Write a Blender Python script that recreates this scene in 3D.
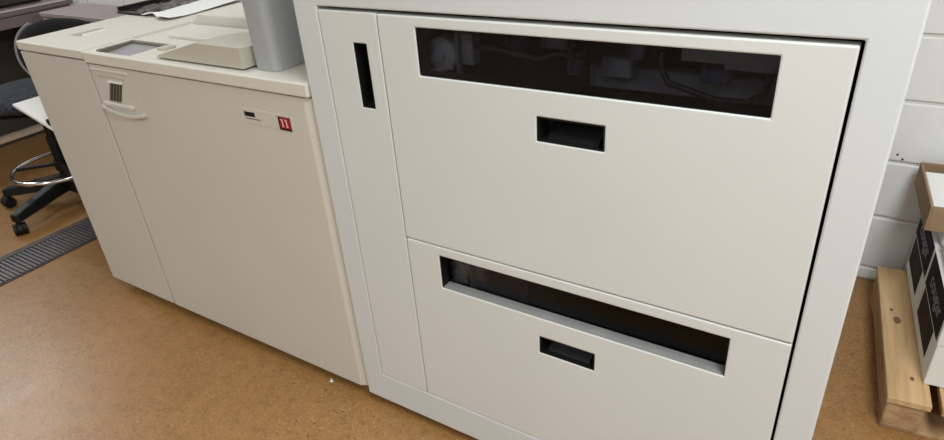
import bpy, bmesh, math, random
from mathutils import Vector, Matrix, Euler

random.seed(7)
for _o in list(bpy.data.objects):
    bpy.data.objects.remove(_o)
S = bpy.context.scene
C = S.collection
R = math.radians

# ------------------------------------------------------------------ camera
cam_d = bpy.data.cameras.new('camera')
cam = bpy.data.objects.new('camera', cam_d)
C.objects.link(cam)
cam_d.sensor_width = 36.0
cam_d.lens = 36.0 * 640.72 / 944.0
cam_d.clip_start = 0.02
rot = (Matrix.Rotation(0.5927, 3, 'Z') @ Matrix.Rotation(math.pi / 2 - 0.5112, 3, 'X') @ Matrix.Rotation(-0.0769, 3, 'Z'))
cam.matrix_world = Matrix.Translation((1.0928, -1.0, 1.405)) @ rot.to_4x4()
S.camera = cam

# ------------------------------------------------------------------ world, exposure
w = bpy.data.worlds.new('world')
S.world = w
w.use_nodes = True
w.node_tree.nodes['Background'].inputs[0].default_value = (0.8, 0.85, 0.9, 1)
w.node_tree.nodes['Background'].inputs[1].default_value = 0.3
S.view_settings.view_transform = 'Standard'
S.view_settings.look = 'None'
S.view_settings.gamma = 1.0
S.view_settings.use_curve_mapping = False
S.view_settings.exposure = 0.08

# ceiling troffers: (x, y, watts)
CEIL = 2.7
LAMPS = [(1.75, -0.8, 64), (1.75, -3.0, 34), (-1.0, 0.25, 14), (-1.4, -2.8, 42), (-4.75, 0.1, 46)]
for lx, ly, lw in LAMPS:
    ld = bpy.data.lights.new('troffer_light', 'AREA')
    ld.shape = 'RECTANGLE'
    ld.size, ld.size_y = 0.56, 1.16
    ld.energy = lw
    ld.color = (0.915, 0.985, 1.03)
    lo = bpy.data.objects.new('troffer_light', ld)
    lo.location = (lx, ly, CEIL - 0.012)
    C.objects.link(lo)

# ------------------------------------------------------------------ materials
def mat(name, col, rough=0.5, metal=0.0, bump=0.0, bscale=300.0, var=0.0, vscale=6.0, spec=0.5, coat=0.0):
    m = bpy.data.materials.new(name)
    m.use_nodes = True
    nt = m.node_tree
    b = nt.nodes['Principled BSDF']
    b.inputs['Base Color'].default_value = (*col, 1)
    b.inputs['Roughness'].default_value = rough
    b.inputs['Metallic'].default_value = metal
    b.inputs['Specular IOR Level'].default_value = spec
    b.inputs['Coat Weight'].default_value = coat
    tc = nt.nodes.new('ShaderNodeTexCoord')
    if var > 0:
        n = nt.nodes.new('ShaderNodeTexNoise')
        n.inputs['Scale'].default_value = vscale
        n.inputs['Detail'].default_value = 5
        nt.links.new(tc.outputs['Object'], n.inputs['Vector'])
        r = nt.nodes.new('ShaderNodeValToRGB')
        r.color_ramp.elements[0].position = 0.3
        r.color_ramp.elements[1].position = 0.7
        r.color_ramp.elements[0].color = (*[c * (1 - var) for c in col], 1)
        r.color_ramp.elements[1].color = (*[min(1, c * (1 + var)) for c in col], 1)
        nt.links.new(n.outputs['Fac'], r.inputs['Fac'])
        nt.links.new(r.outputs['Color'], b.inputs['Base Color'])
    if bump > 0:
        n2 = nt.nodes.new('ShaderNodeTexNoise')
        n2.inputs['Scale'].default_value = bscale
        n2.inputs['Detail'].default_value = 3
        nt.links.new(tc.outputs['Object'], n2.inputs['Vector'])
        bp = nt.nodes.new('ShaderNodeBump')
        bp.inputs['Strength'].default_value = bump
        bp.inputs['Distance'].default_value = 0.002
        nt.links.new(n2.outputs['Fac'], bp.inputs['Height'])
        nt.links.new(bp.outputs['Normal'], b.inputs['Normal'])
    return m

def floor_mat():
    m = bpy.data.materials.new('brown_linoleum')
    m.use_nodes = True
    nt = m.node_tree
    N, L = nt.nodes, nt.links
    b = N['Principled BSDF']
    tc = N.new('ShaderNodeTexCoord')
    def noise(scale, detail, rough=0.55):
        n = N.new('ShaderNodeTexNoise')
        n.inputs['Scale'].default_value = scale
        n.inputs['Detail'].default_value = detail
        n.inputs['Roughness'].default_value = rough
        L.new(tc.outputs['Object'], n.inputs['Vector'])
        return n
    def ramp(src, stops):
        r = N.new('ShaderNodeValToRGB')
        e = r.color_ramp.elements
        while len(e) < len(stops):
            e.new(0.5)
        for k, (p, c) in enumerate(stops):
            e[k].position = p
            e[k].color = (*c, 1)
        L.new(src, r.inputs['Fac'])
        return r
    def mix(fac, a, bb, typ='MIX'):
        x = N.new('ShaderNodeMix')
        x.data_type = 'RGBA'
        x.blend_type = typ
        if isinstance(fac, float):
            x.inputs[0].default_value = fac
        else:
            L.new(fac, x.inputs[0])
        L.new(a, x.inputs[6])
        if isinstance(bb, tuple):
            x.inputs[7].default_value = (*bb, 1)
        else:
            L.new(bb, x.inputs[7])
        return x.outputs[2]
    base = ramp(noise(2.2, 4).outputs['Fac'], [(0.3, (0.285, 0.142, 0.046)), (0.7, (0.345, 0.180, 0.062))])
    mott = ramp(noise(22, 6, 0.65).outputs['Fac'], [(0.30, (0.80, 0.77, 0.70)), (0.5, (1, 1, 1)), (0.72, (1.10, 1.09, 1.06))])
    col = mix(1.0, base.outputs['Color'], mott.outputs['Color'], 'MULTIPLY')
    fine = ramp(noise(120, 4, 0.7).outputs['Fac'], [(0.3, (0.72, 0.68, 0.6)), (0.55, (1, 1, 1)), (0.75, (1.14, 1.1, 1.05))])
    col = mix(0.8, col, fine.outputs['Color'], 'MULTIPLY')
    # dark scuff specks and pale specks, thicker in some patches
    plain = col
    dk = ramp(noise(75, 3, 0.7).outputs['Fac'], [(0.60, (0, 0, 0)), (0.645, (1, 1, 1))])
    col = mix(dk.outputs['Color'], col, (0.10, 0.052, 0.024))
    lt = ramp(noise(95, 3, 0.7).outputs['Fac'], [(0.60, (0, 0, 0)), (0.65, (1, 1, 1))])
    col = mix(lt.outputs['Color'], col, (0.42, 0.28, 0.15))
    patch = ramp(noise(1.7, 3, 0.5).outputs['Fac'], [(0.38, (0.35, 0.35, 0.35)), (0.60, (0.9, 0.9, 0.9))])
    col = mix(patch.outputs['Color'], plain, col)
    L.new(col, b.inputs['Base Color'])
    rr = ramp(noise(9, 4).outputs['Fac'], [(0.3, (0.31, 0.31, 0.31)), (0.7, (0.37, 0.37, 0.37))])
    L.new(rr.outputs['Color'], b.inputs['Roughness'])
    bp = N.new('ShaderNodeBump')
    bp.inputs['Strength'].default_value = 0.02
    bp.inputs['Distance'].default_value = 0.002
    L.new(noise(40, 4).outputs['Fac'], bp.inputs['Height'])
    L.new(bp.outputs['Normal'], b.inputs['Normal'])
    return m

def wood_mat(name, c1, c2, axis_scale=(40, 3, 40)):
    m = bpy.data.materials.new(name)
    m.use_nodes = True
    nt = m.node_tree
    N, L = nt.nodes, nt.links
    b = N['Principled BSDF']
    b.inputs['Roughness'].default_value = 0.75
    tc = N.new('ShaderNodeTexCoord')
    mp = N.new('ShaderNodeMapping')
    mp.inputs['Scale'].default_value = axis_scale
    L.new(tc.outputs['Object'], mp.inputs['Vector'])
    n = N.new('ShaderNodeTexNoise')
    n.inputs['Scale'].default_value = 1.0
    n.inputs['Detail'].default_value = 6
    n.inputs['Distortion'].default_value = 0.6
    L.new(mp.outputs['Vector'], n.inputs['Vector'])
    r = N.new('ShaderNodeValToRGB')
    r.color_ramp.elements[0].position = 0.3
    r.color_ramp.elements[0].color = (*c1, 1)
    r.color_ramp.elements[1].position = 0.68
    r.color_ramp.elements[1].color = (*c2, 1)
    L.new(n.outputs['Fac'], r.inputs['Fac'])
    L.new(r.outputs['Color'], b.inputs['Base Color'])
    bp = N.new('ShaderNodeBump')
    bp.inputs['Strength'].default_value = 0.3
    bp.inputs['Distance'].default_value = 0.003
    L.new(n.outputs['Fac'], bp.inputs['Height'])
    L.new(bp.outputs['Normal'], b.inputs['Normal'])
    return m

def pane_mat(name, tint, gloss_col, rough=0.02, ior=1.5):
    m = bpy.data.materials.new(name)
    m.use_nodes = True
    nt = m.node_tree
    N, L = nt.nodes, nt.links
    N.remove(N['Principled BSDF'])
    t = N.new('ShaderNodeBsdfTransparent')
    t.inputs['Color'].default_value = (*tint, 1)
    g = N.new('ShaderNodeBsdfGlossy')
    g.inputs['Color'].default_value = (*gloss_col, 1)
    g.inputs['Roughness'].default_value = rough
    f = N.new('ShaderNodeFresnel')
    f.inputs['IOR'].default_value = ior
    x = N.new('ShaderNodeMixShader')
    L.new(f.outputs[0], x.inputs[0])
    L.new(t.outputs[0], x.inputs[1])
    L.new(g.outputs[0], x.inputs[2])
    L.new(x.outputs[0], N['Material Output'].inputs['Surface'])
    return m

M = {
    'floor': floor_mat(),
    'paint': mat('cabinet_paint', (0.61, 0.615, 0.585), 0.42, bump=0.06, bscale=700, var=0.015, vscale=3),
    'frame': mat('cabinet_frame_paint', (0.59, 0.605, 0.595), 0.42, bump=0.06, bscale=700, var=0.015, vscale=3),
    'beige': mat('copier_beige_plastic', (0.555, 0.52, 0.455), 0.48, bump=0.08, bscale=600, var=0.02, vscale=4),
    'beige_top': mat('copier_cream_top', (0.63, 0.595, 0.52), 0.5, bump=0.08, bscale=600, var=0.02, vscale=4),
    'cover': mat('copier_cover_beige', (0.47, 0.435, 0.355), 0.5, bump=0.06, bscale=500),
    'dark_slot': mat('dark_brown_plastic', (0.05, 0.04, 0.032), 0.5, bump=0.05),
    'black': mat('black_plastic', (0.006, 0.006, 0.006), 0.5, bump=0.05, bscale=400, spec=0.3),
    'liner': mat('shade_dark_lining', (0.013, 0.012, 0.012), 0.7, var=0.3, vscale=9),  # dark tone stands for the shade inside the enclosed cabinet
    'grey_metal': mat('grey_machine_metal', (0.52, 0.53, 0.55), 0.35, metal=0.15, var=0.1, vscale=20),
    'dull_part': mat('dull_grey_part', (0.20, 0.20, 0.22), 0.5, var=0.2, vscale=30),
    'blue_part': mat('blue_grey_part', (0.06, 0.065, 0.11), 0.45, var=0.2, vscale=30),
    'cable': mat('cable_black', (0.012, 0.012, 0.013), 0.5, var=0.2, vscale=40),
    'pane': pane_mat('smoked_pane', (0.80, 0.81, 0.84), (0.42, 0.52, 0.75), 0.03, 1.42),
    'pane2': pane_mat('smoked_pane_low', (0.80, 0.79, 0.78), (0.35, 0.35, 0.4), 0.03, 1.33),
    'screen': mat('grey_screen', (0.30, 0.295, 0.30), 0.22, var=0.05, vscale=5),
    'bezel': mat('brown_grey_bezel', (0.17, 0.145, 0.115), 0.5, var=0.05, vscale=10),
    'grey_bin': mat('grey_plastic', (0.34, 0.35, 0.355), 0.4, bump=0.06, bscale=300, var=0.03, vscale=4),
    'white': mat('white_paper', (0.80, 0.79, 0.76), 0.7, var=0.02, vscale=8),
    'white_plastic': mat('white_plastic', (0.74, 0.73, 0.69), 0.4, bump=0.04, var=0.02, vscale=4),
    'carton': mat('white_carton', (0.70, 0.68, 0.64), 0.75, var=0.04, vscale=12, bump=0.1, bscale=120),
    'kraft': mat('brown_cardboard', (0.27, 0.17, 0.095), 0.85, var=0.1, vscale=14, bump=0.2, bscale=150),
    'ink': mat('dark_purple_ink', (0.016, 0.011, 0.017), 0.7, var=0.25, vscale=30, spec=0.08),
    'ink_brown': mat('dark_brown_ink', (0.035, 0.025, 0.018), 0.7, var=0.3, vscale=25, spec=0.08),
    'ink_pale': mat('pale_grey_ink', (0.20, 0.19, 0.20), 0.6, var=0.1, vscale=30),
    'red': mat('dark_red_ink', (0.27, 0.008, 0.014), 0.4, var=0.08, vscale=40),
    'pink': mat('pale_pink_ink', (0.75, 0.42, 0.42), 0.5, var=0.05, vscale=40),
    'grey_ink': mat('grey_ink', (0.14, 0.125, 0.11), 0.5, var=0.05, vscale=40),
    'faint_ink': mat('faint_ink', (0.36, 0.32, 0.26), 0.5, var=0.05, vscale=40),
    'block': mat('painted_block', (0.74, 0.725, 0.69), 0.6, bump=0.35, bscale=90, var=0.02, vscale=5),
    'mortar': mat('painted_mortar', (0.62, 0.605, 0.57), 0.75, bump=0.4, bscale=120, var=0.03, vscale=9),
    'wall': mat('room_wall_paint', (0.70, 0.685, 0.65), 0.7, bump=0.1, bscale=120, var=0.02, vscale=3),
    'ceiling': mat('ceiling_white', (0.78, 0.775, 0.75), 0.8, bump=0.2, bscale=80, var=0.02, vscale=5),
    'mauve': mat('mauve_grey_laminate', (0.21, 0.165, 0.155), 0.5, var=0.08, vscale=6, bump=0.05),
    'mauve_light': mat('pale_mauve_laminate', (0.36, 0.29, 0.285), 0.5, var=0.06, vscale=6, bump=0.05),
    'fabric_blue': mat('mottled_dark_blue_fabric', (0.020, 0.023, 0.030), 0.9, var=0.9, vscale=45, bump=0.5, bscale=200),
    'fabric_black': mat('black_fabric', (0.003, 0.003, 0.003), 0.95, bump=0.4, bscale=250, var=0.2, vscale=20),
    'chrome': mat('chrome', (0.72, 0.71, 0.70), 0.16, metal=1.0, bump=0.02),
    'grey_rim': mat('grey_rubber_rim', (0.27, 0.255, 0.25), 0.45, bump=0.05),
    'steel_slat': mat('dark_steel_slat', (0.15, 0.135, 0.135), 0.42, metal=0.55, var=0.25, vscale=30),
    'grate_frame': mat('dark_grate_frame', (0.055, 0.042, 0.036), 0.5, var=0.2, vscale=12),
    'pine': wood_mat('pale_pine', (0.42, 0.255, 0.115), (0.59, 0.39, 0.20)),
    'pine_dark': wood_mat('weathered_pine', (0.30, 0.175, 0.085), (0.47, 0.30, 0.155), (30, 5, 60)),
    'knot': mat('wood_knot', (0.15, 0.08, 0.04), 0.8, var=0.3, vscale=60),
    'film': mat('dark_shiny_film', (0.035, 0.028, 0.03), 0.18, var=0.6, vscale=18, bump=0.6, bscale=25, coat=0.6),
    'sill': mat('grey_sill_metal', (0.24, 0.235, 0.225), 0.5, var=0.1, vscale=20),
    'rail': mat('tan_floor_rail', (0.74, 0.58, 0.42), 0.4, var=0.05, vscale=9),
}

# ------------------------------------------------------------------ mesh helpers
def root_of(o):
    while o.parent:
        o = o.parent
    return o

def obj(name, bm, m, parent=None, bevel=0.0, seg=2, smooth=None, world=True):
    """link a bmesh as ONE object. world=True: vertices are world coordinates and the root is unrotated."""
    me = bpy.data.meshes.new(name)
    if parent and world:
        bmesh.ops.translate(bm, verts=bm.verts, vec=-root_of(parent).location)
    bmesh.ops.recalc_face_normals(bm, faces=bm.faces)
    bm.to_mesh(me)
    bm.free()
    me.materials.append(M[m] if isinstance(m, str) else m)
    o = bpy.data.objects.new(name, me)
    C.objects.link(o)
    if parent:
        o.parent = parent
    if smooth is not None:
        for p in me.polygons:
            p.use_smooth = True
        me.set_sharp_from_angle(angle=R(smooth))
    if bevel > 0:
        md = o.modifiers.new('bevel', 'BEVEL')
        md.width = bevel
        md.segments = seg
        md.limit_method = 'ANGLE'
        md.angle_limit = R(35)
    return o

def thing(name, label, cat, loc=(0, 0, 0), rz=0.0, group=None):
    o = bpy.data.objects.new(name, None)
    C.objects.link(o)
    o.empty_display_size = 0.1
    o.location = loc
    o.rotation_euler = (0, 0, rz)
    return tag(o, label, cat, group)

def tag(o, label, cat, group=None):
    o['label'] = label
    o['category'] = cat
    if group:
        o['group'] = group
    return o

def struct(o):
    o['kind'] = 'structure'
    return o

def nb():
    return bmesh.new()

def box(bm, x0, x1, y0, y1, z0, z1):
    v = [bm.verts.new(p) for p in ((x0, y0, z0), (x1, y0, z0), (x1, y1, z0), (x0, y1, z0), (x0, y0, z1), (x1, y0, z1), (x1, y1, z1), (x0, y1, z1))]
    for f in ((3, 2, 1, 0), (4, 5, 6, 7), (0, 1, 5, 4), (1, 2, 6, 5), (2, 3, 7, 6), (3, 0, 4, 7)):
        bm.faces.new([v[i] for i in f])
    return bm

def B(*a):
    return box(nb(), *a)

def prism(bm, pts, fn, a, b):
    """extrude a 2-D outline between a and b; fn(u, v, t) gives the 3-D point"""
    lo = [bm.verts.new(fn(u, v, a)) for u, v in pts]
    hi = [bm.verts.new(fn(u, v, b)) for u, v in pts]
    n = len(pts)
    bm.faces.new(lo)
    bm.faces.new(hi[::-1])
    for i in range(n):
        j = (i + 1) % n
        bm.faces.new((lo[i], lo[j], hi[j], hi[i]))
    return bm

XZ = lambda u, v, t: (u, t, v)
XY = lambda u, v, t: (u, v, t)
YZ = lambda u, v, t: (t, u, v)

def slab(u0, u1, v0, v1, holes, fn, a, b):
    """plate with rectangular holes: outline in (u, v), thickness a..b"""
    us = sorted({u0, u1, *[h[0] for h in holes], *[h[1] for h in holes]})
    vs = sorted({v0, v1, *[h[2] for h in holes], *[h[3] for h in holes]})
    bm = nb()
    cache = {}
    def V(i, j, t):
        k = (i, j, t)
        if k not in cache:
            cache[k] = bm.verts.new(fn(us[i], vs[j], t))
        return cache[k]
    nu, nv = len(us) - 1, len(vs) - 1
    def solid(i, j):
        if not (0 <= i < nu and 0 <= j < nv):
            return False
        cu, cv = (us[i] + us[i + 1]) / 2, (vs[j] + vs[j + 1]) / 2
        return not any(h[0] < cu < h[1] and h[2] < cv < h[3] for h in holes)
    for i in range(nu):
        for j in range(nv):
            if not solid(i, j):
                continue
            for t in (a, b):
                bm.faces.new((V(i, j, t), V(i + 1, j, t), V(i + 1, j + 1, t), V(i, j + 1, t)))
            for di, dj, p, q in ((-1, 0, (i, j), (i, j + 1)), (1, 0, (i + 1, j), (i + 1, j + 1)), (0, -1, (i, j), (i + 1, j)), (0, 1, (i, j + 1), (i + 1, j + 1))):
                if not solid(i + di, j + dj):
                    bm.faces.new((V(*p, a), V(*q, a), V(*q, b), V(*p, b)))
    return bm

def cyl(bm, p0, p1, r0, r1=None, n=20, caps=True):
    r1 = r0 if r1 is None else r1
    p0, p1 = Vector(p0), Vector(p1)
    d = (p1 - p0).normalized()
    e = d.orthogonal().normalized()
    f = d.cross(e)
    A = [bm.verts.new(p0 + (e * math.cos(t) + f * math.sin(t)) * r0) for t in [2 * math.pi * k / n for k in range(n)]]
    Bv = [bm.verts.new(p1 + (e * math.cos(t) + f * math.sin(t)) * r1) for t in [2 * math.pi * k / n for k in range(n)]]
    for k in range(n):
        bm.faces.new((A[k], A[(k + 1) % n], Bv[(k + 1) % n], Bv[k]))
    if caps:
        bm.faces.new(A[::-1])
        bm.faces.new(Bv)
    return bm

def tube(bm, pts, r, n=8, closed=False):
    pts = [Vector(p) for p in pts]
    m = len(pts)
    rings = []
    prev = None
    for i, p in enumerate(pts):
        a = pts[(i - 1) % m] if (closed or i > 0) else p
        b = pts[(i + 1) % m] if (closed or i < m - 1) else p
        d = (b - a).normalized()
        e = d.orthogonal().normalized() if prev is None else (prev - d * prev.dot(d)).normalized()
        prev = e
        f = d.cross(e)
        rings.append([bm.verts.new(p + (e * math.cos(t) + f * math.sin(t)) * r) for t in [2 * math.pi * k / n for k in range(n)]])
    for i in range(m if closed else m - 1):
        A, Bv = rings[i], rings[(i + 1) % m]
        for k in range(n):
            bm.faces.new((A[k], A[(k + 1) % n], Bv[(k + 1) % n], Bv[k]))
    if not closed:
        bm.faces.new(rings[0][::-1])
        bm.faces.new(rings[-1])
    return bm

def cup(x0, x1, z0, z1, depth, wall=0.003, slope=0.4, y=0.0):
    """black recessed handle: an open-fronted cup behind a hole, with a sloped inner floor"""
    bm = nb()
    # five walls as thin boxes
    box(bm, x0, x0 + wall, y, y + depth, z0, z1)
    box(bm, x1 - wall, x1, y, y + depth, z0, z1)
    box(bm, x0 + wall, x1 - wall, y, y + depth, z1 - wall, z1)
    box(bm, x0 + wall, x1 - wall, y, y + depth, z0, z0 + wall)
    box(bm, x0, x1, y + depth, y + depth + wall, z0, z1)
    # sloped ramp inside
    prism(bm, [(y + depth * 0.25, z0 + wall), (y + depth, z0 + wall), (y + depth, z0 + (z1 - z0) * slope)], YZ, x0 + (x1 - x0) * 0.12, x1 - (x1 - x0) * 0.12)
    return bm

def text_mesh(body, size, extrude=0.0005):
    cu = bpy.data.curves.new('lettering', 'FONT')
    cu.body = body
    cu.size = size
    cu.extrude = extrude
    cu.align_x = 'CENTER'
    cu.align_y = 'CENTER'
    t = bpy.data.objects.new('lettering', cu)
    C.objects.link(t)
    dg = bpy.context.evaluated_depsgraph_get()
    me = bpy.data.meshes.new_from_object(t.evaluated_get(dg))
    bpy.data.objects.remove(t)
    bm = nb()
    bm.from_mesh(me)
    bpy.data.meshes.remove(me)
    return bm

# ================================================================== THE ROOM
XW0, XW1, YF, YB = -6.0, 3.2, -4.2, 1.31
struct(obj('floor', B(XW0, XW1, YF, YB + 0.1, -0.05, 0.0), 'floor'))
struct(obj('ceiling', B(XW0, XW1, YF, YB + 0.1, CEIL, CEIL + 0.05), 'ceiling'))
struct(obj('wall_left', B(XW0 - 0.1, XW0, YF, YB + 0.1, 0, CEIL), 'wall'))
struct(obj('wall_right', B(XW1, XW1 + 0.1, YF, YB + 0.1, 0, CEIL), 'wall'))
struct(obj('wall_front', B(XW0, XW1, YF - 0.1, YF, 0, CEIL), 'wall'))
wb = struct(obj('wall_back', B(XW0, XW1, YB + 0.006, YB + 0.1, 0, CEIL), 'mortar'))

# painted concrete blocks of the back wall (8 x 16 inch), each one a piece
BW, BH, J = 0.4064, 0.2032, 0.010
def block_mesh(name, x0, x1, z0, z1):
    bm = nb()
    pts = [(x0, z0), (x1, z0), (x1, z1), (x0, z1)]
    c = 0.0035
    ins = [(x0 + c, z0 + c), (x1 - c, z0 + c), (x1 - c, z1 - c), (x0 + c, z1 - c)]
    lo = [bm.verts.new((u, 0.012, v)) for u, v in pts]
    md = [bm.verts.new((u, 0.0035, v)) for u, v in pts]
    hi = [bm.verts.new((u, 0.0, v)) for u, v in ins]
    for A, D in ((lo, md), (md, hi)):
        for k in range(4):
            bm.faces.new((A[k], A[(k + 1) % 4], D[(k + 1) % 4], D[k]))
    bm.faces.new(hi)
    bmesh.ops.recalc_face_normals(bm, faces=bm.faces)
    me = bpy.data.meshes.new(name)
    bm.to_mesh(me)
    bm.free()
    me.materials.append(M['block'])
    return me
meshes = {}
row = 0
z = 0.052 - BH
while z < CEIL - 0.01:
    z0, z1 = max(z, 0.0) + J / 2, min(z + BH, CEIL) - J / 2
    x = 1.16 - (BW / 2 if row % 2 else 0)
    while x > XW0:
        x -= BW
    while x < XW1:
        x0, x1 = max(x, XW0) + J / 2, min(x + BW, XW1) - J / 2
        if x1 - x0 > 0.03 and z1 - z0 > 0.02:
            key = (round(x1 - x0, 4), round(z1 - z0, 4))
            if key not in meshes:
                meshes[key] = block_mesh('concrete_block', 0, key[0], 0, key[1])
            o = bpy.data.objects.new('concrete_block', meshes[key])
            o.location = (x0, YB + random.uniform(-0.0006, 0.0006), z0)
            C.objects.link(o)
            o.parent = wb
        x += BW
    z += BH
    row += 1
# two old screw holes in the painted blocks
for hx, hz in ((1.206, 0.487), (1.222, 0.473)):
    bm = nb()
    cyl(bm, (hx, YB - 0.003, hz), (hx, YB + 0.004, hz), 0.0035, 0.003, 10)
    obj('screw_hole', bm, 'dark_slot', wb)

# ceiling fixtures around each lamp
WHERE = ['over the right end of the large cabinet', 'at the far right behind the viewer', 'directly above the copier', 'behind the viewer opposite the copier', 'over the mauve desk']
for i, (lx, ly, lw) in enumerate(LAMPS):
    t = thing('ceiling_light', 'fluorescent ceiling light panel ' + WHERE[i], 'ceiling light', (lx, ly, CEIL), group='fluorescent ceiling lights')
    obj('housing_frame', slab(lx - 0.32, lx + 0.32, ly - 0.62, ly + 0.62, [(lx - 0.285, lx + 0.285, ly - 0.585, ly + 0.585)], XY, CEIL - 0.02, CEIL - 0.002), 'white_plastic', t)

# floor grate let into the floor, running away from the viewer beside the machine
g = thing('floor_grate', 'dark slatted metal floor grate strip running beside the copier', 'floor grate', (-1.91, 0.2, 0))
GX0, GX1, GY0, GY1 = -1.995, -1.80, -1.6, 1.28
bm = nb()
box(bm, GX0 - 0.035, GX0, GY0, GY1, 0.0, 0.012)
box(bm, GX1, GX1 + 0.006, GY0, GY1, 0.0, 0.006)
obj('grate_frame', bm, 'grate_frame', g, 0.002, 1)
obj('pan', B(GX0, GX1, GY0, GY1, 0.0, 0.002), 'grate_frame', g)
sl = None
k = 0
yy = GY0 + 0.01
while yy < GY1 - 0.02:
    if sl is None:
        sl = obj('slat', B(GX0 + 0.002, GX1 - 0.002, yy, yy + 0.011, 0.002, 0.009), 'steel_slat', g)
        y_first = yy
    else:
        o = sl.copy()
        C.objects.link(o)
        o.parent = g
        o.location = (0, yy - y_first, random.uniform(-0.0006, 0.0006))
    yy += 0.0175

# ================================================================== LARGE CABINET
XL, X1, X2, X3, X4 = 0.0, 0.069, 0.227, 1.070, 1.133
ZB, ZI, ZM, ZT, ZH = 0.033, 0.135, 0.635, 1.155, 1.34
DEP = 0.86
cab = thing('equipment_cabinet', 'large off-white metal equipment cabinet with two dark windows and black recessed handles', 'cabinet', ((XL + X4) / 2, DEP / 2, 0))
obj('front_frame', slab(XL, X4, ZB, ZH, [(X1 - 0.0015, X3 + 0.0022, ZI - 0.0015, ZT + 0.005)], XZ, 0.0, 0.034), 'frame', cab, 0.0035, 2)
bm = nb()
box(bm, XL, XL + 0.02, 0.034, DEP, ZB, ZH)
box(bm, X4 - 0.02, X4, 0.034, DEP, ZB, ZH)
box(bm, XL + 0.02, X4 - 0.02, DEP - 0.02, DEP, ZB, ZH)
box(bm, XL + 0.02, X4 - 0.02, 0.034, DEP - 0.02, ZH - 0.02, ZH)
box(bm, XL + 0.02, X4 - 0.02, 0.034, DEP - 0.02, ZB, ZB + 0.02)
obj('body', bm, 'frame', cab)
# inner lining coloured dark to imitate interior shade (walls, shelf between the two compartments)
bm = nb()
lx0, lx1, ly1, lz0, lz1 = 0.04, 1.105, 0.55, 0.08, 1.21
box(bm, lx0 - 0.004, lx0, 0.036, ly1, lz0, lz1)
box(bm, lx1, lx1 + 0.004, 0.036, ly1, lz0, lz1)
box(bm, lx0, lx1, ly1, ly1 + 0.004, lz0, lz1)
box(bm, lx0, lx1, 0.036, ly1, lz1, lz1 + 0.004)
box(bm, lx0, lx1, 0.036, ly1, lz0 - 0.004, lz0)
box(bm, lx0, lx1, 0.045, ly1, 0.64, 0.655)
box(bm, 0.24, 0.252, 0.045, ly1, lz0, lz1)
obj('interior_shade_lining', bm, 'liner', cab)
for fx in (0.08, 1.05):
    for fy in (0.09, 0.78):
        bm = nb()
        cyl(bm, (fx, fy, 0), (fx, fy, 0.008), 0.024, n=16)
        cyl(bm, (fx, fy, 0.008), (fx, fy, ZB + 0.001), 0.009, n=12)
        obj('levelling_foot', bm, 'black', cab)

T = 0.030
# narrow door with vertical black grip slot
SL = (0.155, 0.191, 0.949, 1.090)
nd = obj('narrow_door', slab(X1 + 0.001, X2 - 0.0012, ZI + 0.001, ZT - 0.002, [SL], XZ, 0.0, T), 'paint', cab, 0.002, 2)
obj('grip_slot', cup(*SL, 0.034, 0.002, 0.12, y=0.0015), 'black', nd)
# upper panel
W1 = (0.320, 0.972, 1.036, 1.131)
H1 = (0.579, 0.712, 0.937, 0.986)
up = obj('upper_panel', slab(X2 + 0.0012, X3 - 0.0028, ZM + 0.0014, ZT - 0.003, [W1, H1], XZ, 0.0, T), 'paint', cab, 0.0028, 2)
obj('window_pane', B(W1[0], W1[1], 0.0025, 0.0065, W1[2], W1[3]), 'pane', up)
obj('handle_cup', cup(*H1, 0.045, 0.003, 0.55, y=0.0015), 'black', up)
# lower panel
W2 = (0.319, 0.967, 0.518, 0.609)
H2 = (0.576, 0.707, 0.420, 0.467)
lp = obj('lower_panel', slab(X2 + 0.0012, X3 - 0.0028, ZI + 0.001, ZM - 0.0014, [W2, H2], XZ, 0.0, T), 'paint', cab, 0.0028, 2)
obj('window_pane', B(W2[0] - 0.008, W2[1] + 0.008, T + 0.0005, T + 0.0035, W2[2] - 0.008, W2[3] + 0.008), 'pane2', lp)
obj('window_sill', B(W2[0] + 0.0016, W2[1] - 0.0016, 0.0018, 0.0295, W2[2], W2[2] + 0.0012), 'sill', lp)
def gasket(w, bottom, gy=0.0062, gy2=0.036):
    bm = nb()
    box(bm, w[0], w[0] + 0.0015, gy, gy2, w[2], w[3])
    box(bm, w[1] - 0.0015, w[1], gy, gy2, w[2], w[3])
    box(bm, w[0] + 0.0015, w[1] - 0.0015, gy, gy2, w[3] - 0.0015, w[3])
    if bottom:
        box(bm, w[0] + 0.0015, w[1] - 0.0015, gy, gy2, w[2], w[2] + 0.0015)
    return bm
obj('window_gasket', gasket(W2, False, 0.0018, 0.0295), 'black', lp)
obj('window_gasket', gasket(W1, True), 'black', up)
obj('handle_cup', cup(*H2, 0.045, 0.003, 0.6, y=0.0015), 'black', lp)

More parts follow.
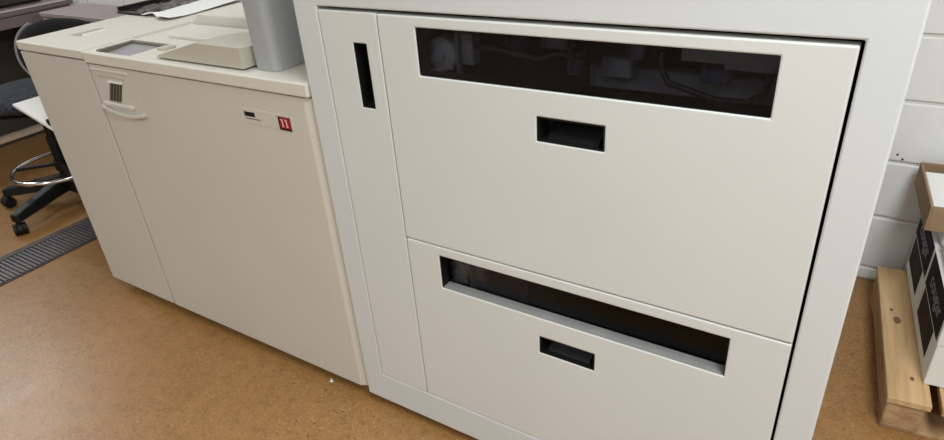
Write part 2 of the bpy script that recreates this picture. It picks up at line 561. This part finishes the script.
# mechanism seen through the smoked panes
def mech(name, bm, m, bevel=0.0, smooth=None):
    return obj(name, bm, m, cab, bevel, 1, smooth)
for zc, xo, s in ((1.055, 0.0, 1.0), (0.505, -0.01, 0.8)):
    bm = nb()
    cyl(bm, (0.312 + xo, 0.09, zc), (0.312 + xo, 0.125, zc), 0.036 * s, n=28)
    cyl(bm, (0.312 + xo, 0.075, zc), (0.312 + xo, 0.09, zc), 0.014 * s, n=16)
    mech('drive_wheel', bm, 'grey_metal', 0.002, 40)
    bm = nb()
    box(bm, 0.345 + xo, 0.385 + xo, 0.10, 0.13, zc - 0.02 * s, zc + 0.045 * s)
    box(bm, 0.352 + xo, 0.360 + xo, 0.085, 0.10, zc - 0.06 * s, zc + 0.05 * s)
    mech('motor_bracket', bm, 'dull_part', 0.002)
    bm = nb()
    cyl(bm, (0.29 + xo, 0.08, zc - 0.035 * s), (0.345 + xo, 0.085, zc - 0.022 * s), 0.005, n=10)
    mech('tension_arm', bm, 'grey_metal', 0, 40)
bm = nb()
box(bm, 0.805, 0.985, 0.10, 0.112, 1.082, 1.108)
box(bm, 0.875, 0.985, 0.112, 0.13, 1.07, 1.082)
mech('cross_bracket', bm, 'dull_part', 0.002)
for bx0, bx1, bz0, bz1, by, mm in ((0.44, 0.475, 1.05, 1.085, 0.14, 'blue_part'), (0.50, 0.56, 1.06, 1.10, 0.18, 'dull_part'), (0.585, 0.61, 1.03, 1.075, 0.12, 'blue_part'), (0.64, 0.70, 1.02, 1.06, 0.16, 'dull_part'), (0.70, 0.735, 1.07, 1.10, 0.12, 'blue_part'), (0.83, 0.88, 1.035, 1.06, 0.14, 'blue_part'), (0.60, 0.95, 0.985, 1.03, 0.20, 'dull_part')):
    bm = nb()
    box(bm, bx0, bx1, by, by + 0.04, bz0, bz1)
    box(bm, bx0 + 0.006, bx0 + 0.012, by - 0.012, by, bz0 + 0.004, bz1 + 0.006)
    mech('circuit_module', bm, mm, 0.003)
for pts in ([(0.775, 0.09, 1.10), (0.776, 0.09, 1.07), (0.79, 0.09, 1.045), (0.83, 0.09, 1.035), (0.87, 0.095, 1.022), (0.92, 0.10, 1.022), (0.945, 0.10, 1.04), (0.95, 0.10, 1.07)],
            [(0.39, 0.11, 1.07), (0.43, 0.10, 1.078), (0.48, 0.10, 1.068), (0.53, 0.11, 1.058), (0.58, 0.11, 1.075), (0.63, 0.10, 1.06)],
            [(0.86, 0.09, 1.02), (0.885, 0.085, 1.01), (0.89, 0.08, 0.985)]):
    mech('cable', tube(nb(), pts, 0.006, 8), 'cable', 0, 60)

# ================================================================== COPIER MAIN UNIT
CX0, CX1, CB, CLB, CLT = -0.932, -0.006, 0.046, 0.951, 0.985
CD = 0.78
cop = thing('copier', 'long beige office copier with red square badge, beside the large cabinet', 'copier', ((CX0 + CX1) / 2, CD / 2, 0))
obj('body', B(CX0 + 0.002, CX1 - 0.004, 0.024, CD, CB + 0.01, CLB), 'beige', cop)
obj('plinth', B(CX0 + 0.03, CX1 - 0.03, 0.10, CD - 0.05, 0.0, CB + 0.01), 'dark_slot', cop)
# front door: chamfered right and top edge
bm = nb()
prism(bm, [(CX0 + 0.002, 0.0), (CX1 - 0.026, 0.0), (CX1 - 0.022, 0.0008), (CX1, 0.013), (CX1, 0.022), (CX0 + 0.002, 0.022)], XY, CB, CLB - 0.004)
door = obj('front_door', bm, 'beige', cop, 0.002, 2)
# moulded latch plate with curved lower lip
def arc_lip(x0, x1, z_l, z_m, z_r, n=14):
    out = []
    for k in range(n + 1):
        t = k / n
        zz = (1 - t) ** 2 * z_l + 2 * t * (1 - t) * z_m + t * t * z_r
        out.append((x0 + (x1 - x0) * t, zz))
    return out
lip = arc_lip(-0.918, -0.705, 0.812, 0.780, 0.808)
pts = [(-0.918, 0.928), (-0.745, 0.928), (-0.722, 0.90), (-0.708, 0.85)] + lip[::-1]
HOLE = (-0.872, -0.806, 0.842, 0.902)
bm = nb()
prism(bm, pts, XZ, -0.0004, 0.001)
obj('latch_plate', bm, 'beige', door)
bm = nb()
prism(bm, lip + [(u, v + 0.011) for u, v in lip[::-1]], XZ, -0.012, 0.0)
obj('latch_lip', bm, 'beige', door, 0.002, 2)
bm = nb()
box(bm, -0.905, -0.755, -0.0085, 0.0, 0.824, 0.835)
obj('latch_ledge', bm, 'beige_top', door, 0.002, 2)
obj('latch_ridge', B(-0.925, -0.735, -0.004, 0.001, 0.931, 0.938), 'beige_top', door, 0.0015, 2)
obj('printed_line', B(-0.895, -0.76, -0.0019, -0.0011, 0.9125, 0.9150), 'faint_ink', door)
def leaning(x0, x1, z0, z1, lean, y0, y1):
    bm = nb()
    return prism(bm, [(x0 - lean, z0), (x1 - lean, z0), (x1, z1), (x0, z1)], XZ, y0, y1)
obj('grille_recess', leaning(-0.838, -0.778, 0.840, 0.901, 0.038, -0.0022, -0.0010), 'dark_slot', door)
for gx in (-0.832, -0.817, -0.802, -0.787):
    obj('grille_bar', leaning(gx, gx + 0.004, 0.8405, 0.9005, 0.038, -0.0045, -0.0020), 'bezel', door)
obj('grille_cap', B(-0.842, -0.774, -0.0085, -0.0010, 0.9005, 0.9055), 'white_plastic', door, 0.0008, 1)
# badge plate: black word block, thin grey rule, red square with two pale strokes
obj('badge_plate', B(-0.262, -0.078, -0.0014, 0.0, 0.856, 0.897), 'beige', door, 0.0006, 1)
bm = nb()
for k in range(4):
    box(bm, -0.252 + k * 0.0097, -0.252 + k * 0.0097 + 0.0092, -0.0021, -0.0013, 0.8755, 0.8875)
obj('badge_lettering', bm, 'black', door)
obj('badge_rule', B(-0.251, -0.196, -0.0020, -0.0013, 0.8685, 0.8712), 'grey_ink', door)
obj('badge_border', B(-0.1292, -0.0872, -0.0022, -0.0013, 0.8555, 0.8905), 'black', door)
obj('badge_square', B(-0.124, -0.0875, -0.0028, -0.0021, 0.8605, 0.890), 'red', door)
bm = nb()
for bx in (-0.1165, -0.1025):
    box(bm, bx, bx + 0.0042, -0.0034, -0.0027, 0.865, 0.885)
    box(bm, bx - 0.0028, bx, -0.0034, -0.0027, 0.8815, 0.885)
    box(bm, bx + 0.0042, bx + 0.0062, -0.0034, -0.0027, 0.865, 0.868)
obj('badge_strokes', bm, 'pink', door)
# top lid with the recessed control screen
SCR = (-0.895, -0.722, 0.016, 0.140)
lid = obj('top_lid', slab(CX0, CX1 + 0.001, -0.006, CD, [SCR], XY, CLB, CLT), 'beige_top', cop, 0.0045, 3)
obj('screen_well', B(SCR[0], SCR[1], SCR[2], SCR[3], CLB + 0.002, CLT - 0.016), 'bezel', lid)
bm = nb()
prism(bm, [(SCR[2] + 0.004, CLT - 0.0155), (SCR[3] - 0.012, CLT - 0.0155), (SCR[3] - 0.012, CLT - 0.005), (SCR[2] + 0.004, CLT - 0.013)], YZ, SCR[0] + 0.014, SCR[1] - 0.012)
obj('screen', bm, 'screen', lid)
bm = nb()
box(bm, SCR[0] - 0.004, SCR[0] + 0.010, SCR[2] + 0.004, SCR[3], CLT - 0.016, CLT + 0.0015)
box(bm, SCR[0] - 0.004, SCR[1] + 0.004, SCR[3] - 0.010, SCR[3] + 0.004, CLT - 0.016, CLT + 0.0015)
obj('screen_bezel', bm, 'bezel', lid, 0.001, 1)
# raised scanner cover with sloping left shoulder
bm = nb()
prof = [(-0.600, 0.9895), (-0.240, 0.9895), (-0.240, 1.043), (-0.412, 1.043), (-0.578, 1.000), (-0.592, 0.995)]
ov = nb()
lo = [ov.verts.new((u, 0.020, v)) for u, v in prof]
hi = [ov.verts.new((u - (0.03 if u < -0.3 else 0), 0.25, 0.985 + (v - 0.985) * 0.62)) for u, v in prof]
n = len(prof)
ov.faces.new(lo)
ov.faces.new(hi[::-1])
for i in range(n):
    ov.faces.new((lo[i], lo[(i + 1) % n], hi[(i + 1) % n], hi[i]))
scv = obj('scanner_cover', ov, 'cover', cop, 0.004, 2)
obj('cover_shadow_strip', B(-0.585, -0.250, 0.032, 0.24, 0.9845, 0.9900), 'dark_slot', scv)  # dark strip standing in for the shadow line under the cover
# stepped rear platforms and guide channel on the lid
bm = nb()
prism(bm, [(-0.80, 0.20), (-0.25, 0.20), (-0.25, 0.33), (-0.86, 0.33)], XY, CLT - 0.001, CLT + 0.012)
obj('lower_step', bm, 'beige_top', lid, 0.004, 2)
bm = nb()
prism(bm, [(-0.89, CLT - 0.001), (-0.25, CLT - 0.001), (-0.25, CLT + 0.044), (-0.82, CLT + 0.044)], XZ, 0.34, CD - 0.02)
obj('upper_step', bm, 'beige_top', lid, 0.005, 2)
obj('seam_rail', B(CX0 + 0.006, CX0 + 0.020, 0.16, CD - 0.03, CLT - 0.001, CLT + 0.008), 'beige_top', lid, 0.002, 2)
obj('small_clip', B(-0.690, -0.655, 0.085, 0.125, CLT - 0.001, CLT + 0.008), 'cover', lid, 0.002, 2)
obj('clip_slot', B(-0.700, -0.672, 0.100, 0.135, CLT - 0.0005, CLT + 0.0035), 'bezel', lid)

# grey bin standing on the copier
def round_rect(x0, x1, y0, y1, r, n=8):
    out = []
    for cx, cy, a0 in ((x1 - r, y0 + r, -90), (x1 - r, y1 - r, 0), (x0 + r, y1 - r, 90), (x0 + r, y0 + r, 180)):
        for k in range(n + 1):
            a = R(a0 + 90 * k / n)
            out.append((cx + r * math.cos(a), cy + r * math.sin(a)))
    return out
gb = thing('grey_bin', 'tall smooth grey plastic bin with rounded corners standing on the copier top', 'bin', (-0.17, 0.2, CLT))
bm = nb()
prism(bm, round_rect(-0.228, -0.143, 0.040, 0.33, 0.022), XY, CLT + 0.001, CLT + 0.33)
obj('bin_body', bm, 'grey_bin', gb, 0, 2, 40)
bm = nb()
prism(bm, round_rect(-0.233, -0.138, 0.035, 0.335, 0.026), XY, CLT + 0.31, CLT + 0.335)
obj('bin_rim', bm, 'grey_bin', gb, 0.003, 2)

# ================================================================== LEFT MODULE
LX0, LX1 = -1.332, -0.9375
lm = thing('finisher_unit', 'narrow beige copier finisher module joined to the left end of the copier', 'finisher', ((LX0 + LX1) / 2, CD / 2, 0))
obj('body', B(LX0 + 0.003, LX1 - 0.001, 0.02, CD, CB + 0.01, 0.957), 'beige', lm)
obj('plinth', B(LX0 + 0.05, LX1 - 0.02, 0.10, CD - 0.05, 0.0, CB + 0.01), 'dark_slot', lm)
obj('front_panel', B(LX0, LX1 - 0.001, 0.0, 0.02, CB, 0.953), 'beige', lm, 0.003, 2)
PK = (-1.225, -1.150, 0.115, 0.225)
ll = obj('top_lid', slab(LX0, LX1, -0.003, CD, [PK], XY, 0.958, 0.987), 'beige_top', lm, 0.004, 2)
bm = nb()
prism(bm, [(PK[2], 0.959), (PK[3], 0.959), (PK[3], 0.966), (PK[2], 0.961)], YZ, PK[0], PK[1])
obj('finger_pocket', bm, 'cover', ll)
obj('pocket_lit_wall', B(-1.180, -1.152, 0.135, 0.222, 0.967, 0.986), 'white_plastic', ll, 0.002, 1)  # white plate imitates the pocket's inner wall catching the light
# sloping catch tray on its left side
tr = thing('catch_tray', 'white sloping paper catch tray on the left side of the finisher module', 'tray', (-1.45, 0.2, 0.68))
bm = nb()
prism(bm, [(-1.3315, 0.668), (-1.3315, 0.681), (-1.560, 0.741), (-1.566, 0.738), (-1.564, 0.730)], XZ, 0.0, 0.36)
obj('tray_plate', bm, 'white_plastic', tr, 0.002, 2)
bm = nb()
cyl(bm, (-1.352, 0.003, 0.700), (-1.352, 0.014, 0.700), 0.009, n=12)
box(bm, -1.358, -1.346, 0.004, 0.012, 0.68, 0.70)
obj('pivot_pin', bm, 'black', tr)
bm = nb()
box(bm, -1.352, -1.3315, 0.02, 0.34, 0.652, 0.672)
obj('hinge_bar', bm, 'bezel', tr, 0.002, 1)

# dark bin and papers on the rear of the finisher
dt = thing('output_tray', 'dark open output tray lined with shiny film, on the rear of the finisher', 'tray', (-1.28, 0.55, 0.9885))
bm = nb()
box(bm, -1.385, -1.372, 0.40, 0.76, 0.9885, 1.012)
box(bm, -1.385, -1.205, 0.395, 0.408, 0.9885, 0.997)
box(bm, -1.385, -1.205, 0.752, 0.765, 0.9885, 1.03)
obj('tray_rim', bm, 'black', dt, 0.002, 1)
bm = nb()
nx, ny = 14, 18
gv = [[bm.verts.new((-1.372 + 0.170 * i / nx, 0.408 + 0.344 * j / ny, 0.9925 + 0.010 * (0.5 + 0.5 * math.sin(i * 1.3 + 2.1 * math.sin(j * 0.8))) * (0.3 + 0.7 * random.random()))) for j in range(ny + 1)] for i in range(nx + 1)]
for i in range(nx):
    for j in range(ny):
        bm.faces.new((gv[i][j], gv[i + 1][j], gv[i + 1][j + 1], gv[i][j + 1]))
fo = obj('crumpled_film', bm, 'film', dt, 0, 2, 60)
fm = fo.modifiers.new('thickness', 'SOLIDIFY')
fm.thickness = 0.0015
fm.offset = -1
# curled white sheets beside it
bm = nb()
nx, ny = 16, 14
gv = []
for i in range(nx + 1):
    rowv = []
    for j in range(ny + 1):
        u, v = i / nx, j / ny
        zz = 0.990 + 0.016 * max(0, 0.35 - v) ** 2 * 8 * (0.4 + 0.6 * math.sin(u * 5.0 + 0.6) ** 2) + 0.012 * v
        rowv.append(bm.verts.new((-1.200 + 0.17 * u - 0.01 * v, 0.375 + 0.36 * v + 0.018 * math.sin(u * 6.0), zz)))
    gv.append(rowv)
for i in range(nx):
    for j in range(ny):
        bm.faces.new((gv[i][j], gv[i + 1][j], gv[i + 1][j + 1], gv[i][j + 1]))
ps = obj('paper_sheets', bm, 'white', None, 0, 2, 60)
sm = ps.modifiers.new('thickness', 'SOLIDIFY')
sm.thickness = 0.003
sm.offset = -1
tag(ps, 'curled white paper sheets lying beside the dark output tray on the finisher', 'paper')

# ================================================================== DRAFTING CHAIR
CH = Vector((-2.290, 0.378, 0.0))
ch = thing('drafting_chair', 'black drafting chair on casters with chrome foot ring, left of the copier', 'chair', CH)
a0 = math.atan2(0.039 - CH.y, -2.191 - CH.x)
for k in range(5):
    a = a0 - k * 2 * math.pi / 5
    d = Vector((math.cos(a), math.sin(a), 0))
    s = Vector((-d.y, d.x, 0))
    bm = nb()
    # tapering arm
    secs = [(0.03, 0.038, 0.085, 0.155), (0.12, 0.036, 0.082, 0.142), (0.24, 0.032, 0.070, 0.120), (0.345, 0.027, 0.062, 0.100)]
    prev = None
    for r, hw, zl, zh in secs:
        c = CH + d * r
        ring = [bm.verts.new(c + s * q * hw + Vector((0, 0, zz))) for q, zz in ((-1, zl), (1, zl), (0.75, zh), (-0.75, zh))]
        if prev:
            for q in range(4):
                bm.faces.new((prev[q], prev[(q + 1) % 4], ring[(q + 1) % 4], ring[q]))
        else:
            bm.faces.new(ring[::-1])
        prev = ring
    bm.faces.new(prev)
    obj('base_leg', bm, 'black', ch, 0.006, 2)
    p = CH + d * 0.335
    cd = Vector((math.cos(a + 0.9), math.sin(a + 0.9), 0))
    cs = Vector((-cd.y, cd.x, 0))
    bm = nb()
    cyl(bm, p + Vector((0, 0, 0.05)), p + Vector((0, 0, 0.082)), 0.011, n=10)
    hc = p + cd * 0.012 + Vector((0, 0, 0.029))
    cyl(bm, hc - cs * 0.010, hc + cs * 0.010, 0.027, n=16)
    ca = obj('caster', bm, 'black', ch, 0, 1, 40)
    for q in (-1, 1):
        bm = nb()
        cyl(bm, hc + cs * q * 0.011, hc + cs * q * 0.027, 0.029, n=20)
        obj('wheel', bm, 'black', ca, 0.003, 1, 40)
bm = nb()
cyl(bm, CH + Vector((0, 0, 0.09)), CH + Vector((0, 0, 0.16)), 0.045, 0.036, 20)
cyl(bm, CH + Vector((0, 0, 0.16)), CH + Vector((0, 0, 0.36)), 0.028, 0.026, 20)
cyl(bm, CH + Vector((0, 0, 0.36)), CH + Vector((0, 0, 0.56)), 0.017, 0.017, 16)
obj('column', bm, 'black', ch, 0, 1, 40)
FR, FZ = 0.225, 0.205
ring = [CH + Vector((FR * math.cos(t), FR * math.sin(t), FZ)) for t in [2 * math.pi * k / 48 for k in range(48)]]
fr = obj('foot_ring', tube(nb(), ring, 0.010, 10, True), 'chrome', ch, 0, 1, 60)
for k in range(3):
    a = R(100 + 120 * k)
    d = Vector((math.cos(a), math.sin(a), 0))
    obj('spoke', cyl(nb(), CH + d * 0.02 + Vector((0, 0, FZ + 0.01)), CH + d * FR + Vector((0, 0, FZ)), 0.010, n=10), 'black', fr, 0, 1, 40)
bm = nb()
cyl(bm, CH + Vector((0, 0, FZ - 0.02)), CH + Vector((0, 0, FZ + 0.03)), 0.036, n=18)
obj('ring_hub', bm, 'black', fr, 0.003, 1, 40)
# seat cushion: superellipse pad
def pad(bm, c, ex, ey, ez, hx, hy, th, crown=0.25, n=36, m=7, power=2.6):
    rings = []
    for j in range(m + 1):
        ph = -math.pi / 2 + math.pi * j / m
        r = max(0.02, math.cos(ph)) ** 0.35
        zz = math.sin(ph) * th
        rg = []
        for k in range(n):
            t = 2 * math.pi * k / n
            cu, su = math.cos(t), math.sin(t)
            q = (abs(cu) ** power + abs(su) ** power) ** (-1 / power)
            rg.append(bm.verts.new(Vector(c) + ex * (hx * r * q * cu) + ey * (hy * r * q * su) + ez * zz))
        rings.append(rg)
    for j in range(m):
        for k in range(n):
            bm.faces.new((rings[j][k], rings[j][(k + 1) % n], rings[j + 1][(k + 1) % n], rings[j + 1][k]))
    bm.faces.new(rings[0][::-1])
    bm.faces.new(rings[-1])
    return bm
back_dir = Vector((-0.42, 0.90, 0)).normalized()      # from the seat centre to the backrest
side_dir = Vector((back_dir.y, -back_dir.x, 0))
sc = CH + Vector((0, 0, 0.565)) + back_dir * 0.02 - side_dir * 0.02
obj('seat', pad(nb(), sc, side_dir, back_dir, Vector((0, 0, 1)), 0.27, 0.25, 0.042), 'fabric_blue', ch, 0, 1, 60)
bm = nb()
pad(bm, sc - Vector((0, 0, 0.045)), side_dir, back_dir, Vector((0, 0, 1)), 0.235, 0.215, 0.018)
obj('seat_shell', bm, 'black', ch, 0, 1, 60)
tilt = (Vector((0, 0, 1)) + back_dir * 0.16).normalized()
bn = side_dir.cross(tilt)
bc = CH + Vector((0, 0, 0.70)) + back_dir * 0.27 + side_dir * 0.03
obj('backrest', pad(nb(), bc, side_dir, tilt, bn, 0.27, 0.165, 0.035, power=2.2), 'fabric_black', ch, 0, 1, 60)
rim = []
for k in range(31):
    t = R(125 + 130 * k / 30)
    cu, su = math.cos(t), math.sin(t)
    q = (abs(cu) ** 2.2 + abs(su) ** 2.2) ** (-1 / 2.2)
    rim.append(bc + side_dir * (0.276 * q * cu) + tilt * (0.171 * q * su))
obj('backrest_rim', tube(nb(), rim, 0.009, 8), 'grey_rim', ch, 0, 1, 60)
bp_ = [CH + Vector((0, 0, 0.52)) + back_dir * 0.05, CH + Vector((0, 0, 0.51)) + back_dir * 0.25, CH + Vector((0, 0, 0.53)) + back_dir * 0.32, CH + Vector((0, 0, 0.60)) + back_dir * 0.345, bc + back_dir * 0.04]
obj('back_support', tube(nb(), bp_, 0.016, 8), 'black', ch, 0, 1, 60)

# ================================================================== DESK AND LOW CABINET AT THE FAR LEFT
dk = thing('desk', 'mauve-grey desk behind the black drafting chair', 'desk', (-3.8, 0.2, 0))
obj('desk_top', B(-4.15, -3.40, -0.9, 1.27, 0.768, 0.802), 'mauve', dk, 0.004, 2)
obj('apron', B(-3.45, -3.408, -0.86, 1.25, 0.700, 0.7645), 'mauve', dk, 0.003, 1)
obj('modesty_panel', B(-3.72, -3.70, -0.86, 1.25, 0.03, 0.768), 'dark_slot', dk)  # coloured dark to stand for the shade in the kneehole
for yy in (-0.86, 1.21):
    obj('side_panel', B(-4.10, -3.46, yy, yy + 0.04, 0.0, 0.768), 'mauve', dk, 0.003, 1)
obj('edge_strip', B(-3.402, -3.396, -0.9, 1.27, 0.797, 0.803), 'white_plastic', dk, 0.001, 1)
bx = thing('black_box_unit', 'black equipment box standing on the mauve desk', 'equipment', (-3.75, 0.98, 0.802))
obj('case', B(-3.95, -3.56, 0.80, 1.16, 0.8025, 0.93), 'black', bx, 0.006, 2)
obj('front_face', B(-3.561, -3.555, 0.82, 1.14, 0.815, 0.915), 'dark_slot', bx, 0.002, 1)
lc = thing('low_cabinet', 'pale mauve low cabinet against the block wall, behind the copier', 'cabinet', (-2.85, 1.16, 0))
obj('body', B(-3.33, -2.30, 1.03, 1.295, 0.06, 0.742), 'mauve_light', lc, 0.003, 1)
obj('plinth', B(-3.30, -2.33, 1.06, 1.28, 0.0, 0.06), 'dark_slot', lc)
obj('worktop', B(-3.34, -2.29, 1.015, 1.298, 0.742, 0.768), 'mauve_light', lc, 0.003, 1)
for q in range(3):
    xx = -3.325 + q * 0.34
    dd = obj('door', B(xx, xx + 0.335, 1.018, 1.029, 0.07, 0.735), 'mauve_light', lc, 0.002, 1)
    obj('handle', B(xx + 0.29, xx + 0.302, 1.004, 1.018, 0.58, 0.68), 'dark_slot', dd, 0.002, 1)
fr_ = thing('foot_rail', 'tan foot rail lying on the floor below the desk', 'rail', (-3.6, 0.3, 0))
obj('rail', B(-3.66, -3.60, -0.8, 1.0, 0.0, 0.035), 'rail', fr_, 0.006, 2)
obj('rail_shadow_strip', B(-3.598, -3.575, -0.8, 1.0, 0.0, 0.012), 'dark_slot', fr_)  # dark strip in place of the shadow gap along the rail

# ================================================================== PALLET AND CARTONS
PR = R(5.4)
def rz(x, y):
    return Vector((x * math.cos(PR) - y * math.sin(PR), x * math.sin(PR) + y * math.cos(PR), 0))
P0 = Vector((1.294, 0.561, 0.0))
pal = thing('wooden_pallet', 'pale pine wooden pallet on the floor under the paper cartons', 'pallet', P0 + rz(0.5, 0.34), PR)
PW, PD = 1.0, 0.665
def pbox(name, x0, x1, y0, y1, z0, z1, m, bev=0.002):
    return obj(name, B(x0 - 0.5, x1 - 0.5, y0 - 0.34, y1 - 0.34, z0, z1), m, pal, bev, 1, world=False)
widths = [0.098, 0.14, 0.12, 0.14, 0.12, 0.14, 0.10]
xx = 0.0
for q, ww in enumerate(widths):
    pbox('deck_board', xx, xx + ww, random.uniform(0, 0.006), PD - random.uniform(0, 0.01), 0.100, 0.120, 'pine')
    xx += ww + 0.022
for xx in (0.004, 0.455, 0.90):
    st = pbox('stringer', xx, xx + 0.085, 0.012, PD - 0.01, 0.014, 0.0995, 'pine_dark', 0.004)
pbox('bottom_board', 0.004, 0.985, 0.02, 0.11, 0.0, 0.0135, 'pine_dark')
pbox('bottom_board', 0.004, 0.985, PD - 0.12, PD - 0.03, 0.0, 0.0135, 'pine_dark')
for kx, ky, kr in ((0.040, 0.36, 0.012), (0.028, 0.41, 0.006), (0.06, 0.10, 0.006)):
    bm = nb()
    bmesh.ops.create_circle(bm, cap_ends=True, segments=14, radius=kr)
    bmesh.ops.scale(bm, vec=(0.8, 1.5, 1), verts=bm.verts)
    bmesh.ops.translate(bm, vec=(kx - 0.5, ky - 0.34, 0.1203), verts=bm.verts)
    obj('knot', bm, 'knot', pal, world=False)

CW, CDp, CHt = 0.44, 0.298, 0.24
corner = Vector((1.367, 0.656, 0.1205))
labels = ['white paper carton with dark printed side panels, nearest the viewer on the pallet',
          'white paper carton with dark printed side panels, beneath the open brown box']
for q in range(2):
    loc = corner + rz(CW / 2, CDp / 2 + q * (CDp + 0.004))
    c = thing('paper_carton', labels[q], 'carton', loc, PR, 'paper cartons on the pallet')
    hx, hy = CW / 2, CDp / 2
    obj('carton_base', B(-hx + 0.002, hx - 0.002, -hy + 0.002, hy - 0.002, 0, 0.13), 'carton', c, 0.002, 1, world=False)
    ld = obj('carton_lid', B(-hx, hx, -hy, hy, 0.1301, CHt), 'carton', c, 0.003, 2, world=False)
    # dark print on the left face: upper band with lettering, lower panel
    e = -hx - 0.0006
    obj('printed_band', B(e, e + 0.001, -hy + 0.014, hy - 0.006, 0.1345, CHt - 0.0015), 'ink', ld, world=False)
    bm = text_mesh('cougar', 0.066, 0.0004)
    bmesh.ops.transform(bm, matrix=Matrix(((0, 0, -1, e - 0.0004), (-1, 0, 0, 0.0), (0, 1, 0, 0.186), (0, 0, 0, 1))), verts=bm.verts)
    obj('lettering', bm, 'ink_pale', ld, world=False)
    obj('printed_panel', B(-hx + 0.0014, -hx + 0.0024, -hy + 0.07, hy - 0.015, 0.035, 0.124), 'ink_brown', c, world=False)
    bm = nb()
    cyl(bm, (-hx + 0.05, -hy - 0.0008, 0.19), (-hx + 0.05, -hy + 0.001, 0.19), 0.012, n=16)
    obj('hand_hole', bm, 'black', ld, world=False)

# open brown cardboard box on top of the rear carton, with white paper inside
RL = ['white wrapped paper ream lying on the nearest carton', 'white wrapped paper ream between the rear carton and the open brown box']
for q in range(2):
    rloc = corner + rz(0.012 + 0.215, CDp / 2 + q * (CDp + 0.004)) + Vector((0, 0, CHt + 0.0003))
    rm = thing('paper_ream', RL[q], 'paper ream', rloc, PR, 'wrapped reams on the cartons')
    obj('wrapper', B(-0.215, 0.215, -0.139, 0.139, 0.0, 0.057), 'white', rm, 0.012, 3, world=False)
    obj('wrapper_flap', B(0.2150, 0.2162, -0.08, 0.08, 0.014, 0.043), 'white_plastic', rm, world=False)
bl = Vector((1.297, 0.952, 0.4182))
ob = thing('open_box', 'shallow open brown cardboard box with white paper inside, topmost on the pallet', 'box', bl + rz(0.225, 0.155), PR)
bw, bd, bh, tk = 0.45, 0.31, 0.074, 0.006
hx, hy = bw / 2, bd / 2
obj('base', B(-hx, hx, -hy, hy, 0, tk), 'kraft', ob, world=False)
obj('side_wall', B(-hx, -hx + tk, -hy, hy, tk, bh), 'kraft', ob, 0.001, 1, world=False)
obj('side_wall', B(hx - tk, hx, -hy, hy, tk, bh), 'kraft', ob, 0.001, 1, world=False)
obj('back_wall', B(-hx + tk, hx - tk, hy - tk, hy, tk, bh), 'kraft', ob, 0.001, 1, world=False)
fw = obj('front_wall', B(-hx + tk, hx - tk, -hy, -hy + tk, tk, bh), 'kraft', ob, 0.001, 1, world=False)
bm = nb()
cyl(bm, (-hx + 0.05, -hy - 0.0006, 0.040), (-hx + 0.05, -hy + 0.001, 0.040), 0.012, n=16)
obj('hand_hole', bm, 'black', fw, world=False)
pp = thing('paper_stack', 'stack of white paper filling the open brown cardboard box', 'paper', bl + rz(0.225, 0.155) + Vector((0, 0, 0.006)), PR)
obj('sheets', B(-hx + 0.012, hx - 0.012, -hy + 0.010, hy - 0.034, 0.0005, 0.050), 'white', pp, 0.001, 1, world=False)
obj('top_sheet', B(-hx + 0.014, hx - 0.014, -hy + 0.012, hy - 0.036, 0.0505, 0.0520), 'white', pp, world=False)

# small scrap of paper on the floor at the foot of the copier
bm = nb()
prism(bm, [(-0.006, -0.004), (0.007, -0.002), (0.002, 0.008)], XY, 0.0004, 0.0016)
prism(bm, [(-0.005, -0.003), (0.004, -0.001), (0.001, 0.011)], lambda u, v, t: (u, t, v + 0.0035), 0.0, 0.001)
sp = obj('paper_scrap', bm, 'white')
sp.location = (-0.164, 0.004, 0.0)
tag(sp, 'tiny white paper scrap on the floor under the copier door', 'paper scrap')
